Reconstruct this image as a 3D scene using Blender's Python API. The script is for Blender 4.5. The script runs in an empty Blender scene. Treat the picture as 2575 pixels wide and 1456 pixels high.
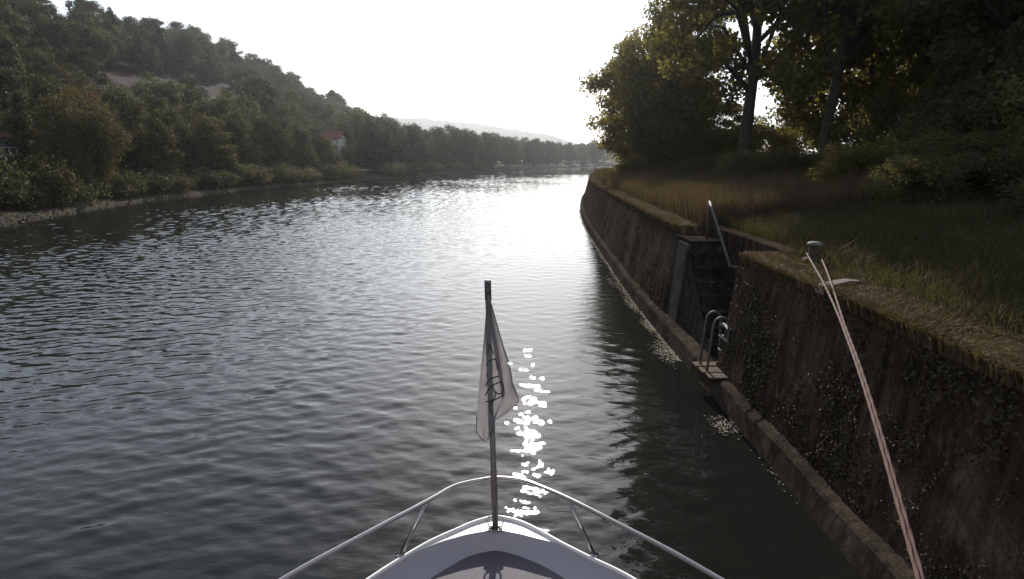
import bpy, math, random
import numpy as np
from mathutils import Vector
R = math.radians
scene = bpy.context.scene
COL = scene.collection

# ---------------------------------------------------------------- camera, sky, sun, exposure
CAM_H = 3.6
PITCH = 12.07
cam_d = bpy.data.cameras.new('camera')
cam = bpy.data.objects.new('camera', cam_d)
COL.objects.link(cam)
cam.location = (0, 0, CAM_H)
cam.rotation_euler = (R(90 - PITCH), 0, 0)
cam_d.sensor_width = 36
cam_d.lens = 36 * 1534 / 2575
cam_d.clip_start = 0.05
cam_d.clip_end = 9000
scene.camera = cam

SUN_EL, SUN_AZ = 27.0, 1.7
world = bpy.data.worlds.new('World')
scene.world = world
world.use_nodes = True
wn = world.node_tree
sky = wn.nodes.new('ShaderNodeTexSky')
sky.sky_type = 'NISHITA'
sky.sun_disc = False
sky.sun_elevation = R(SUN_EL)
sky.sun_rotation = R(SUN_AZ)
sky.altitude = 200
sky.air_density = 1.0
sky.dust_density = 0.45
sky.ozone_density = 1.0
bg = wn.nodes['Background']
bg.inputs['Strength'].default_value = 0.102
pale = wn.nodes.new('ShaderNodeHueSaturation')          # thin high haze: a paler sky
pale.inputs['Saturation'].default_value = 0.5
wn.links.new(sky.outputs[0], pale.inputs['Color'])
wn.links.new(pale.outputs[0], bg.inputs['Color'])

sun_d = bpy.data.lights.new('sun', 'SUN')
sun_d.energy = 3.8
sun_d.angle = R(0.5)
sun_d.color = (1.0, 0.95, 0.88)
sun = bpy.data.objects.new('sun', sun_d)
COL.objects.link(sun)
sdir = Vector((math.sin(R(SUN_AZ)) * math.cos(R(SUN_EL)), math.cos(R(SUN_AZ)) * math.cos(R(SUN_EL)), math.sin(R(SUN_EL))))
sun.rotation_euler = sdir.to_track_quat('Z', 'Y').to_euler()

vs = scene.view_settings
vs.view_transform = 'Standard'
vs.look = 'None'
vs.exposure = 0.68
vs.gamma = 1.0
vs.use_curve_mapping = False
cy = scene.cycles
cy.max_bounces = 6
cy.transparent_max_bounces = 6
cy.volume_bounces = 0
cy.use_denoising = True
cy.caustics_reflective = False
cy.caustics_refractive = False

# ---------------------------------------------------------------- object helpers
def tag(o, label=None, cat=None, group=None, kind=None):
    if label: o['label'] = label
    if cat: o['category'] = cat
    if group: o['group'] = group
    if kind: o['kind'] = kind
    return o

def empty(name, loc, label, cat, group=None):
    o = bpy.data.objects.new(name, None)
    o.empty_display_size = 0.2
    COL.objects.link(o)
    o.location = loc
    return tag(o, label, cat, group)

def link_mesh(name, me, mat, parent=None, loc=None):
    if mat is not None:
        me.materials.clear(); me.materials.append(mat)
    o = bpy.data.objects.new(name, me)
    COL.objects.link(o)
    if parent is not None: o.parent = parent
    if loc is not None: o.location = loc
    return o

def copy_tree(o, parent=None):
    c = o.copy(); COL.objects.link(c)
    c.parent = parent
    for ch in list(o.children): copy_tree(ch, c)
    return c

class MB:
    """collects polygons and links them as one mesh object"""
    def __init__(s): s.v = []; s.f = []; s.sm = []
    def add(s, vs, fs, smooth=False):
        n = len(s.v); s.v += [tuple(p) for p in vs]
        for f in fs: s.f.append([i + n for i in f]); s.sm.append(smooth)
    def box(s, x0, x1, y0, y1, z0, z1, bev=0.0):
        b = min(bev, (x1-x0)/3, (y1-y0)/3, (z1-z0)/3)
        if b <= 0:
            v = [(x0,y0,z0),(x1,y0,z0),(x1,y1,z0),(x0,y1,z0),(x0,y0,z1),(x1,y0,z1),(x1,y1,z1),(x0,y1,z1)]
            s.add(v, [(3,2,1,0),(4,5,6,7),(0,1,5,4),(1,2,6,5),(2,3,7,6),(3,0,4,7)]); return
        rings = [(z0, b), (z0+b, 0), (z1-b, 0), (z1, b)]
        v = []
        for z, i in rings: v += [(x0+i,y0+i,z),(x1-i,y0+i,z),(x1-i,y1-i,z),(x0+i,y1-i,z)]
        f = [(3,2,1,0),(12,13,14,15)]
        for r in range(3):
            for k in range(4): f.append((r*4+k, r*4+(k+1)%4, r*4+4+(k+1)%4, r*4+4+k))
        s.add(v, f)
    def tube(s, pts, rad, n=10, cap=True, smooth=True, twist=0.0, lobes=0, lob=0.0):
        P = [Vector(p) for p in pts]; m = len(P)
        rs = rad if isinstance(rad, (list, tuple)) else [rad]*m
        T = []
        for i in range(m):
            d = P[min(i+1, m-1)] - P[max(i-1, 0)]
            T.append(d.normalized() if d.length > 1e-9 else Vector((0,0,1)))
        u = T[0].orthogonal().normalized(); v = []; L = 0
        for i in range(m):
            if i: L += (P[i]-P[i-1]).length
            u = (u - T[i]*u.dot(T[i]))
            u = u.normalized() if u.length > 1e-6 else T[i].orthogonal().normalized()
            w = T[i].cross(u)
            for k in range(n):
                a = 2*math.pi*k/n
                r = rs[i]*(1 + (lob*math.cos(lobes*(a + twist*L)) if lobes else 0))
                v.append(P[i] + u*(r*math.cos(a)) + w*(r*math.sin(a)))
        f = []
        for i in range(m-1):
            for k in range(n): f.append((i*n+k, i*n+(k+1)%n, (i+1)*n+(k+1)%n, (i+1)*n+k))
        if cap: f.append(tuple(reversed(range(n)))); f.append(tuple((m-1)*n+k for k in range(n)))
        s.add(v, f, smooth)
    def lathe(s, prof, cx=0, cy=0, n=24):
        v = []
        for r, z in prof:
            for k in range(n):
                a = 2*math.pi*k/n; v.append((cx+r*math.cos(a), cy+r*math.sin(a), z))
        f = []
        for i in range(len(prof)-1):
            for k in range(n): f.append((i*n+k, i*n+(k+1)%n, (i+1)*n+(k+1)%n, (i+1)*n+k))
        f.append(tuple(reversed(range(n)))); f.append(tuple((len(prof)-1)*n+k for k in range(n)))
        s.add(v, f, True)
    def grid(s, rows, smooth=True, flip=False):
        m = len(rows[0]); v = [p for r in rows for p in r]; f = []
        for i in range(len(rows)-1):
            for k in range(m-1):
                q = (i*m+k, i*m+k+1, (i+1)*m+k+1, (i+1)*m+k)
                f.append(q[::-1] if flip else q)
        s.add(v, f, smooth)
    def mesh(s, name, origin=(0,0,0)):
        me = bpy.data.meshes.new(name)
        o = origin
        me.from_pydata([(p[0]-o[0], p[1]-o[1], p[2]-o[2]) for p in s.v], [], s.f)
        me.polygons.foreach_set('use_smooth', s.sm)
        me.validate(); me.update()
        return me
    def build(s, name, mat, parent=None, origin=None):
        if origin is None: origin = parent.location if parent is not None and parent.parent is None else (0,0,0)
        return link_mesh(name, s.mesh(name, origin), mat, parent)

def np_mesh(name, V, k):
    """V: (N*k,3) vertices, every k of them one polygon"""
    V = np.ascontiguousarray(V, dtype=np.float32).reshape(-1, 3); n = len(V)//k
    me = bpy.data.meshes.new(name)
    me.vertices.add(len(V)); me.vertices.foreach_set('co', V.ravel())
    me.loops.add(n*k); me.loops.foreach_set('vertex_index', np.arange(n*k, dtype=np.int32))
    me.polygons.add(n)
    me.polygons.foreach_set('loop_start', np.arange(0, n*k, k, dtype=np.int32))
    me.update(calc_edges=True)
    return me

def interp(tab, y): return float(np.interp(y, [t[0] for t in tab], [t[1] for t in tab]))

def smooth_curve(tab):
    """Catmull-Rom through the table so the banks bend without corners"""
    ys = np.array([t[0] for t in tab], float); xs = np.array([t[1] for t in tab], float)
    m = np.gradient(xs, ys)
    def f(y):
        y = min(max(y, ys[0]), ys[-1]); i = min(max(int(np.searchsorted(ys, y)) - 1, 0), len(ys) - 2)
        h = ys[i+1]-ys[i]; t = (y-ys[i])/h
        return float((2*t**3-3*t**2+1)*xs[i] + (t**3-2*t**2+t)*h*m[i] + (-2*t**3+3*t**2)*xs[i+1] + (t**3-t**2)*h*m[i+1])
    return f

def project(x, y, z):
    """picture position (2575 wide) of a point: used only to keep clearings free of trees"""
    p = R(PITCH); z -= CAM_H
    f = y*math.cos(p) - z*math.sin(p); u = y*math.sin(p) + z*math.cos(p)
    return 1287.5 + 1534*x/f, 728 - 1534*u/f

def hash2(x, y): 
    s = math.sin(x*12.9898 + y*78.233)*43758.5453
    return s - math.floor(s)
def vnoise(x, y):
    i, j = math.floor(x), math.floor(y); fx, fy = x-i, y-j
    fx, fy = fx*fx*(3-2*fx), fy*fy*(3-2*fy)
    a = hash2(i,j)*(1-fx)+hash2(i+1,j)*fx; b = hash2(i,j+1)*(1-fx)+hash2(i+1,j+1)*fx
    return a*(1-fy)+b*fy

# ---------------------------------------------------------------- materials
def new_mat(name):
    m = bpy.data.materials.new(name); m.use_nodes = True
    nt = m.node_tree; b = nt.nodes['Principled BSDF']
    return m, nt, b

def N(nt, t, **kw):
    n = nt.nodes.new(t)
    for k, v in kw.items():
        if k.startswith('i_'): n.inputs[k[2:].replace('_', ' ')].default_value = v
        else: setattr(n, k, v)
    return n

def ramp(nt, src, stops, interp_='LINEAR'):
    r = nt.nodes.new('ShaderNodeValToRGB'); r.color_ramp.interpolation = interp_
    e = r.color_ramp.elements
    while len(e) < len(stops): e.new(0.5)
    for i, (p, c) in enumerate(stops):
        e[i].position = p; e[i].color = (*c, 1) if len(c) == 3 else c
    nt.links.new(src, r.inputs[0])
    return r.outputs[0]

def coords(nt, scale=(1,1,1), rot=(0,0,0)):
    c = N(nt, 'ShaderNodeTexCoord'); m = N(nt, 'ShaderNodeMapping')
    m.inputs['Scale'].default_value = scale; m.inputs['Rotation'].default_value = rot
    nt.links.new(c.outputs['Object'], m.inputs[0]); return m.outputs[0]

def noise(nt, vec, scale, detail=4, rough=0.55, dist=0.0):
    n = N(nt, 'ShaderNodeTexNoise'); n.inputs['Scale'].default_value = scale
    n.inputs['Detail'].default_value = detail; n.inputs['Roughness'].default_value = rough
    n.inputs['Distortion'].default_value = dist
    nt.links.new(vec, n.inputs['Vector']); return n.outputs['Fac']

def mixc(nt, fac, a, b, mode='MIX'):
    m = N(nt, 'ShaderNodeMix', data_type='RGBA', blend_type=mode)
    for s, v in ((0, fac), (6, a), (7, b)):
        if hasattr(v, 'is_linked') or isinstance(v, bpy.types.NodeSocket): nt.links.new(v, m.inputs[s])
        elif s == 0: m.inputs[0].default_value = v
        else: m.inputs[s].default_value = (*v, 1)
    return m.outputs[2]

def bump(nt, h, strength, dist, normal=None):
    b = N(nt, 'ShaderNodeBump'); b.inputs['Strength'].default_value = strength; b.inputs['Distance'].default_value = dist
    nt.links.new(h, b.inputs['Height'])
    if normal is not None: nt.links.new(normal, b.inputs['Normal'])
    return b.outputs[0]

def plain(name, col, rough=0.6, metal=0.0, var=0.12, scale=6.0, bmp=0.0, spec=None):
    m, nt, b = new_mat(name)
    v = coords(nt); f = noise(nt, v, scale, 5, 0.6)
    d = tuple(c*(1-var) for c in col); l = tuple(min(1, c*(1+var)) for c in col)
    nt.links.new(ramp(nt, f, [(0.3, d), (0.7, l)]), b.inputs['Base Color'])
    b.inputs['Roughness'].default_value = rough; b.inputs['Metallic'].default_value = metal
    if spec is not None: b.inputs['Specular IOR Level'].default_value = spec
    if bmp: nt.links.new(bump(nt, noise(nt, v, scale*4, 4), 1.0, bmp), b.inputs['Normal'])
    return m

def foliage(name, a, b_, trans=0.35, tint=0.5):
    m, nt, b = new_mat(name)
    g = N(nt, 'ShaderNodeNewGeometry'); oi = N(nt, 'ShaderNodeObjectInfo')
    c = ramp(nt, g.outputs['Random Per Island'], [(0.0, a), (0.75, b_), (1.0, tuple(min(1, x*1.35) for x in b_))])
    hs = N(nt, 'ShaderNodeHueSaturation')
    mr = N(nt, 'ShaderNodeMapRange'); mr.inputs[3].default_value = 1-tint*0.6; mr.inputs[4].default_value = 1+tint*0.6
    nt.links.new(oi.outputs['Random'], mr.inputs[0]); nt.links.new(mr.outputs[0], hs.inputs['Value'])
    nt.links.new(c, hs.inputs['Color'])
    b.inputs['Roughness'].default_value = 0.65; b.inputs['Specular IOR Level'].default_value = 0.06
    nt.links.new(hs.outputs[0], b.inputs['Base Color'])
    t = N(nt, 'ShaderNodeBsdfTranslucent')
    nt.links.new(mixc(nt, 1.0, hs.outputs[0], (1.0, 0.96, 0.5), 'MULTIPLY'), t.inputs['Color'])
    mx = N(nt, 'ShaderNodeMixShader'); mx.inputs[0].default_value = trans
    nt.links.new(b.outputs[0], mx.inputs[1]); nt.links.new(t.outputs[0], mx.inputs[2])
    nt.links.new(mx.outputs[0], nt.nodes['Material Output'].inputs['Surface'])
    return m

M = {}
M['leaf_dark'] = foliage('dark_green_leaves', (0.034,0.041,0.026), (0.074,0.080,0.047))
M['wood_dark'] = foliage('shade_leaves', (0.095,0.098,0.055), (0.170,0.162,0.088), 0.6)  # leaves of the shaded trees, with veiling glare added to their colour
M['wood_mid'] = foliage('sunlit_wood_leaves', (0.105,0.106,0.048), (0.205,0.185,0.080), 0.66)  # lighter copy of the wood leaves, sunlight and glare put into the colour
M['leaf_mid'] = foliage('green_leaves', (0.042,0.048,0.026), (0.092,0.092,0.050))
M['leaf_olive'] = foliage('olive_leaves', (0.047,0.048,0.026), (0.105,0.095,0.048))
M['leaf_yellow'] = foliage('yellowing_leaves', (0.140,0.125,0.040), (0.290,0.235,0.080), 0.66)
M['leaf_rust'] = foliage('rusty_leaves', (0.085,0.055,0.024), (0.150,0.095,0.040), 0.4)
M['leaf_plum'] = foliage('plum_leaves', (0.060,0.035,0.038), (0.110,0.065,0.062), 0.3)
M['leaf_pale'] = foliage('pale_willow_leaves', (0.090,0.090,0.055), (0.180,0.165,0.095), 0.4)
M['bark'] = plain('bark', (0.055,0.045,0.036), 0.9, var=0.35, scale=9, bmp=0.02)
M['drygrass'] = foliage('dry_grass', (0.095,0.068,0.047), (0.150,0.110,0.075), 0.3)
M['grass'] = foliage('green_grass', (0.052,0.052,0.026), (0.080,0.074,0.038), 0.35)
M['moss'] = foliage('sunlit_moss', (0.060,0.045,0.028), (0.125,0.092,0.056), 0.3)
M['steel'] = plain('polished_steel', (0.52,0.48,0.46), 0.16, 1.0, var=0.05)
M['galv'] = plain('galvanised_pipe', (0.10,0.095,0.088), 0.6, 0.15, var=0.3, scale=18)
M['iron'] = plain('weathered_iron', (0.060,0.050,0.042), 0.75, 0.0, var=0.4, scale=20, bmp=0.003, spec=0.15)
M['capmetal'] = plain('worn_bollard_cap', (0.15,0.135,0.12), 0.7, 0.0, var=0.35, scale=14, spec=0.2)
M['gel'] = plain('white_gelcoat', (0.82,0.80,0.78), 0.33, 0.0, var=0.03, scale=3)
M['gelshade'] = plain('shaded_white_gelcoat', (0.40,0.365,0.40), 0.42, 0.0, var=0.04, scale=2.5)  # white gelcoat of the bulwark with its shade put into the colour
M['pad'] = plain('dark_deck_covering', (0.115,0.104,0.122), 0.75, 0.0, var=0.12, scale=60, bmp=0.002)
M['hull'] = plain('white_hull_paint', (0.62,0.61,0.62), 0.25, var=0.03)
M['glass'] = plain('dark_window_glass', (0.02,0.022,0.025), 0.06, var=0.1)
M['plank'] = plain('pale_worn_planks', (0.16,0.13,0.105), 0.85, var=0.3, scale=12, bmp=0.01, spec=0.0)
M['roof'] = plain('red_clay_tiles', (0.13,0.062,0.054), 0.9, var=0.2, scale=3, bmp=0.03, spec=0.0)
M['plasterdark'] = plain('dark_timber_wall', (0.075,0.062,0.058), 0.85, var=0.2, scale=2)
M['plaster'] = plain('pale_render', (0.55,0.56,0.56), 0.85, var=0.08, scale=1.5)
M['whitepaint'] = plain('white_painted_rail', (0.22,0.21,0.21), 0.6, var=0.06)
M['stone'] = plain('riprap_stone', (0.105,0.084,0.072), 0.9, var=0.35, scale=3, bmp=0.02, spec=0.05)
M['foam_and_glint'] = plain('pale_scum_and_glint', (0.22,0.20,0.16), 0.9, var=0.4, scale=30, spec=0.0)
M['concrete'] = plain('weathered_concrete', (0.085,0.078,0.068), 0.95, var=0.35, scale=5, bmp=0.008, spec=0.0)

def wall_material(name, base, lit, lichen):
    m, nt, b = new_mat(name)
    st = coords(nt, (1, 1, 0.16)); iso = coords(nt)
    streak = noise(nt, st, 7.5, 6, 0.7, 0.4); fine = noise(nt, iso, 26, 5, 0.7); big = noise(nt, iso, 0.8, 3, 0.5)
    c = ramp(nt, streak, [(0.34, base), (0.60, lit), (0.78, tuple(x*1.5 for x in lit))])
    c = mixc(nt, ramp(nt, big, [(0.4, (0,0,0)), (0.65, (0.55,0.55,0.55))]), c, tuple(x*0.55 for x in base))
    patch = noise(nt, coords(nt, (1,1,0.5)), 5.5, 7, 0.75)
    c = mixc(nt, ramp(nt, patch, [(0.54, (0,0,0)), (0.66, (0.75,0.75,0.75))]), c, lichen)
    nt.links.new(c, b.inputs['Base Color'])
    b.inputs['Roughness'].default_value = 0.95; b.inputs['Specular IOR Level'].default_value = 0.0
    n1 = bump(nt, streak, 0.8, 0.04); n2 = bump(nt, patch, 0.8, 0.05, n1); n2 = bump(nt, fine, 0.9, 0.025, n2)
    nt.links.new(n2, b.inputs['Normal'])
    return m
M['wall'] = wall_material('stained_quay_stone', (0.030,0.0225,0.017), (0.095,0.070,0.053), (0.150,0.120,0.082))
M['plinth'] = wall_material('plinth_concrete', (0.036,0.029,0.023), (0.085,0.068,0.054), (0.14,0.117,0.09))
M['step'] = wall_material('damp_step_stone', (0.026,0.022,0.018), (0.068,0.057,0.047), (0.11,0.097,0.075))

def ground_mat(name, stops, scale, bmp):
    m, nt, b = new_mat(name)
    v = coords(nt)
    nt.links.new(ramp(nt, noise(nt, v, scale, 8, 0.65), stops), b.inputs['Base Color'])
    b.inputs['Roughness'].default_value = 0.95; b.inputs['Specular IOR Level'].default_value = 0.1
    nt.links.new(bump(nt, noise(nt, v, scale*7, 6, 0.7), 1.0, bmp), b.inputs['Normal'])
    return m
M['bank'] = ground_mat('bank_soil', [(0.3,(0.026,0.024,0.013)),(0.55,(0.046,0.039,0.022)),(0.75,(0.075,0.055,0.032))], 0.9, 0.08)
M['hill'] = ground_mat('hill_meadow', [(0.3,(0.014,0.013,0.009)),(0.5,(0.026,0.016,0.012)),(0.75,(0.040,0.023,0.018))], 0.09, 0.6)
M['bed'] = ground_mat('river_bed', [(0.3,(0.03,0.03,0.02)),(0.7,(0.06,0.05,0.035))], 0.3, 0.1)
M['farhill'] = ground_mat('far_woodland', [(0.35,(0.020,0.030,0.018)),(0.65,(0.055,0.065,0.035))], 0.05, 6.0)

def water_material():
    m, nt, b = new_mat('river_water')
    b.inputs['Base Color'].default_value = (0.011, 0.012, 0.010, 1)
    b.inputs['Roughness'].default_value = 0.012
    b.inputs['IOR'].default_value = 1.333
    rp2 = coords(nt, (0.7, 1.5, 1), (0, 0, R(14)))
    n = bump(nt, noise(nt, rp2, 9.0, 2, 0.5, 0.4), 1.0, 0.0035)
    nt.links.new(n, b.inputs['Normal'])
    return m
M['water'] = water_material()

# ---------------------------------------------------------------- the setting: bed, water, banks, hills
wall_foot = smooth_curve([(-40,3.0),(-10,3.03),(5,3.08),(9,3.09),(13,3.10),(16,3.17),(22,3.42),(32,3.92),(45,5.0),(60,6.9),(80,10.8),(110,19),(150,36),(200,65),(260,108),(330,170)])
def wall_top(y): return wall_foot(y) + 0.40 + 0.30*min(max((y-3)/22, 0), 1)
shore = smooth_curve([(-60,-24),(0,-25.5),(33,-27.9),(47,-31.0),(63,-31.6),(95,-27.5),(122,-20.9),(160,-11.5),(205,0.3),(250,14),(303,31.5),(400,80),(500,165),(600,290)])
ridge_x = [(-60,-120),(150,-126),(190,-118),(240,-107),(290,-92),(330,-80),(360,-62),(420,-30),(600,100)]
ridge_z = [(-60,32),(150,37),(190,39),(240,39),(290,23),(330,5),(360,3),(420,4),(600,4)]
QZ = 2.2                                   # quay level
NY0, NY1, NX = 9.4, 13.1, 4.2              # stair niche

m = MB(); m.grid([[(x, y, -1.8) for x in (-4000, 4000)] for y in (-400, 6000)], False, True)
tag(m.build('river_bed', M['bed']), kind='structure')
# the river: rippled sheet on the open reach, flat beyond it
def river():
    rng = np.random.default_rng(8)
    ys = [-1.0]
    while ys[-1] < 150: ys.append(ys[-1] + (0.032 if ys[-1] < 6 else min(0.032+(ys[-1]-6)*0.0016, 0.115)))
    ys = np.array(ys); us = np.linspace(-0.92, 0.46, 460)
    Y = np.repeat(ys[:,None], len(us), 1); X = us[None,:]*(Y+5.5)
    Z = np.zeros_like(X)
    for k in range(46):
        lam = 0.11*(0.68/0.11)**(k/45.0)*(0.9+0.2*rng.random()); th = R(90-6)+rng.normal()*R(27)
        kk = 2*math.pi/lam; slope = 0.0195*min(1.0, (0.45/lam))**0.6*min(1.0, (lam/0.18))
        Z += slope/kk*np.sin(kk*(math.cos(th)*X+math.sin(th)*Y)+rng.random()*6.283)
    lee = 0.42+0.72/(1+np.exp((X+2.2)/1.6))                         # calmer in the lee of the quay and of the boat
    gust = 1+0.30*np.sin(X*0.21+0.9*np.sin(Y*0.07))*np.sin(Y*0.16+1.3*np.sin(X*0.11)+2)
    Z *= lee*gust*(0.88+0.42*np.clip((Y-4)/40, 0, 1))*np.clip((150-Y)/10, 0, 1)
    nr, nc = X.shape
    V = np.concatenate([np.stack([X, Y, Z], -1).reshape(-1,3), np.array([(-4000,-400,-0.09),(4000,-400,-0.09),(4000,6000,-0.09),(-4000,6000,-0.09)])]).astype(np.float32)
    a = (np.arange(nr-1)[:,None]*nc+np.arange(nc-1)[None,:]).ravel()
    F = np.concatenate([np.stack([a, a+1, a+nc+1, a+nc], 1), np.array([[nr*nc, nr*nc+1, nr*nc+2, nr*nc+3]])]).astype(np.int32)
    me = bpy.data.meshes.new('water'); n = len(F)
    me.vertices.add(len(V)); me.vertices.foreach_set('co', V.ravel())
    me.loops.add(n*4); me.loops.foreach_set('vertex_index', F.ravel())
    me.polygons.add(n); me.polygons.foreach_set('loop_start', np.arange(0, n*4, 4, dtype=np.int32))
    me.polygons.foreach_set('use_smooth', np.ones(n, bool)); me.update(calc_edges=True)
    return me
tag(link_mesh('water', river(), M['water']), kind='structure')

def left_z(x, y):
    d = shore(y) - x; xr, zr = interp(ridge_x, y), interp(ridge_z, y); D = max(shore(y) - xr, 40)
    z = float(np.interp(d, [-1, -0.1, 0.12, 1.2, 4, 14], [-1.2, -0.35, 0.26, 0.5, 0.9, 2.2]))
    s0 = float(np.interp(y, [80, 105, 125, 160, 200, 240, 290, 330], [36, 22, 16, 21, 34, 47, 57, 64]))
    if d > s0:
        t = min((d-s0)/(D-s0), 1.0)
        z += (zr-2.2)*(t**1.05)
        if d > D: z -= (d-D)*0.12
        z += (vnoise(x/14, y/14)-0.5)*2.2*min((d-s0)/20, 1) + (vnoise(x/5, y/5)-0.5)*0.5
    return z
dl = [-1, -0.1, 0, 0.12, 0.5, 1.2, 2.5, 4, 7, 10, 14, 19] + list(range(25, 150, 6)) + [165, 190, 230, 300, 420]
yl = list(range(-60, 30, 10)) + list(range(30, 420, 5)) + list(range(420, 601, 20))
for nm, cols, mt in (('riverbank', [d for d in dl if d <= 14], 'bank'), ('hillside', [d for d in dl if d >= 14], 'hill')):
    m = MB(); m.grid([[(shore(y)-d, y, max(left_z(shore(y)-d, y), -1.7)) for d in cols] for y in yl], True, False)
    tag(m.build(nm, M[mt]), kind='structure')

rd = [0.0, 0.35, 0.9, 1.8, 3, 5, 8, 12, 18, 30, 60, 150, 400]
rz = [-0.06, 0.0, 0.05, 0.16, 0.35, 0.6, 0.8, 0.9, 0.9, 0.7, 0.3, 0.0, -1.5]
yr = [-30, -15, -5] + [0.7*k for k in range(0, 12)] + [NY0-0.02, NY0] + [9.5+0.5*k for k in range(0, 7)] + [NY1, NY1+0.02] + [13.6+0.8*k for k in range(0, 40)] + list(range(46, 330, 6))
m = MB(); rows = []
for y in yr:
    x0 = NX + 0.24 if NY0 <= y <= NY1 else wall_top(y) + 0.42
    rows.append([(x0+d, y, QZ+z+((vnoise(x0*2+d*2, y*2)-0.5)*0.12 if d > 0.3 else 0)) for d, z in zip(rd, rz)])
m.grid(rows, True, True)
tag(m.build('grass_bank', M['bank']), kind='structure')

# far wooded ridge, a real hill 1.5 km off
m = MB(); rows = []
prof = [(-1600,40),(-620,112),(-400,118),(-250,112),(-80,95),(90,70),(165,48),(230,30),(420,22),(900,20),(2000,14)]
for j in range(0, 34):
    t = j/33.0; row = []
    for i in range(0, 300):
        x = -1300 + i*8.0; y = 1250 + t*700
        h = interp(prof, x)*math.sin(min(t*1.35, 1)*math.pi/2)
        h += (vnoise(x/9.0, y/9.0)-0.5)*7*min(1, t*6) + (vnoise(x/40.0, y/40.0)-0.5)*8*t
        row.append((x, y, h))
    rows.append(row)
m.grid(rows, False, True)
tag(m.build('distant_hill', M['farhill']), kind='structure')
m = MB(); m.grid([[(x, y, 0.5+2.5*vnoise(x/60, y/60)) for x in range(-1500, 1501, 100)] for y in range(596, 1300, 88)], True, True)
tag(m.build('far_plain', M['farhill']), kind='structure')

# riprap along the far shore
def stones(name, n, yr_, dr, size, mat, seed, z0=0.0):
    rng = np.random.default_rng(seed); out = []
    octa = np.array([(1,0,0),(0,1,0),(-1,0,0),(0,-1,0),(0,0,1),(0,0,-1)], float)
    tri = [(0,1,4),(1,2,4),(2,3,4),(3,0,4),(1,0,5),(2,1,5),(3,2,5),(0,3,5)]
    for _ in range(n):
        y = yr_[0] + (yr_[1]-yr_[0])*rng.random()**1.6; d = dr[0]+(dr[1]-dr[0])*rng.random()
        x = shore(y) - d; s = size*(0.4+rng.random()**2*1.2)
        v = octa*(0.6+0.6*rng.random((6,1)))*np.array([s, s, s*0.6]); a = rng.random()*6.28
        ca, sa = math.cos(a), math.sin(a); v = v @ np.array([[ca,-sa,0],[sa,ca,0],[0,0,1]])
        v += np.array([x, y, max(left_z(x, y), 0.0)+z0])
        for t in tri: out.append(v[list(t)])
    return link_mesh(name, np_mesh(name, np.array(out), 3), mat)
tag(stones('shore_stones', 4200, (20, 240), (-0.05, 0.7), 0.11, M['stone'], 3), 'brown rubble stones lining the foot of the far riverbank', 'stones', kind='stuff')

# ---------------------------------------------------------------- quay wall with stair niche
qw = empty('quay_wall', (3.3, 0, 0), 'dark stained stone quay wall curving away on the right, with a stair niche', 'wall')
def face_rows(y0, y1, step):
    ys = list(np.arange(y0, y1, step)) + [y1]; rows = []
    for y in ys:
        xf, xt = wall_foot(y)+0.20, wall_top(y); row = []
        for k in range(13):
            t = k/12.0; b = (vnoise(y*1.6, t*3+5)-0.5)*0.035 + (vnoise(y*5, t*9)-0.5)*0.02
            row.append((xf+(xt-xf)*t + b*(1 if 0 < k < 12 else 0.3), y, 0.30+(QZ-0.06-0.30)*t))
        row.append((xt+0.5, y, QZ-0.06)); row.append((xt+0.7, y, -1.0))
        rows.append(row)
    return rows
for y0, y1, st in ((-25, NY0, 0.35), (NY1, 60, 0.5), (60, 330, 4)):
    m = MB(); rows = face_rows(y0, y1, st); m.grid(rows, True, True)
    if st < 3:
        for r, fl in ((rows[0], False), (rows[-1], True)):
            base = [(r[0][0]-0.02, r[0][1], -1.0)] + list(r)
            m.add(base, [tuple(range(len(base))) if fl else tuple(reversed(range(len(base))))])
    m.build('wall_face', M['wall'], qw)
m = MB(); rows = []
for y in list(np.arange(-25, 60, 0.35)) + list(range(60, 331, 5)):
    j = (vnoise(y*2.2, 1)-0.5)*0.03; zt = 0.30+(vnoise(y*1.3, 7)-0.5)*0.04
    f = wall_foot(y)
    if NY0-0.25 < y < NY0+0.1: zt -= 0.22
    rows.append([(f-0.02, y, -1.5), (f+j*0.5, y, 0.0), (f+0.05+j, y, zt-0.03), (f+0.08+j, y, zt), (f+0.30, y, zt+0.02), (f+0.31, y, -0.5)])
m.grid(rows, False, True); m.build('plinth', M['plinth'], qw)
# coping: lumpy moss-grown edge course
def coping(y0, y1, st):
    m = MB(); rows = []
    for y in list(np.arange(y0, y1, st)) + [y1]:
        xt = wall_top(y); a = (vnoise(y*1.7, 3)-0.5)*0.07; h = QZ-0.035+(vnoise(y*2.3, 9)-0.5)*0.06 + (vnoise(y*9, 4)-0.5)*0.03
        rows.append([(xt+0.06, y, QZ-0.20), (xt-0.02+a*0.4, y, QZ-0.13), (xt-0.045+a, y, QZ-0.05), (xt-0.01+a, y, h-0.01),
                     (xt+0.10, y, h+0.03+(vnoise(y*6, 2)-0.5)*0.03), (xt+0.28, y, h+0.02+(vnoise(y*5, 8)-0.5)*0.05), (xt+0.55, y, QZ-0.01), (xt+0.58, y, QZ-0.25)])
    m.grid(rows, False, True)
    for r, fl in ((rows[0], False), (rows[-1], True)):
        m.add(r, [tuple(range(len(r))) if fl else tuple(reversed(range(len(r))))])
    return m
M['coping'] = wall_material('mossy_coping', (0.045,0.033,0.019), (0.110,0.078,0.043), (0.20,0.16,0.11))
for y0, y1, st in ((-25, NY0+0.02, 0.12), (NY1-0.02, 60, 0.16), (60, 330, 3)):
    coping(y0, y1, st).build('coping', M['coping'], qw)
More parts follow.
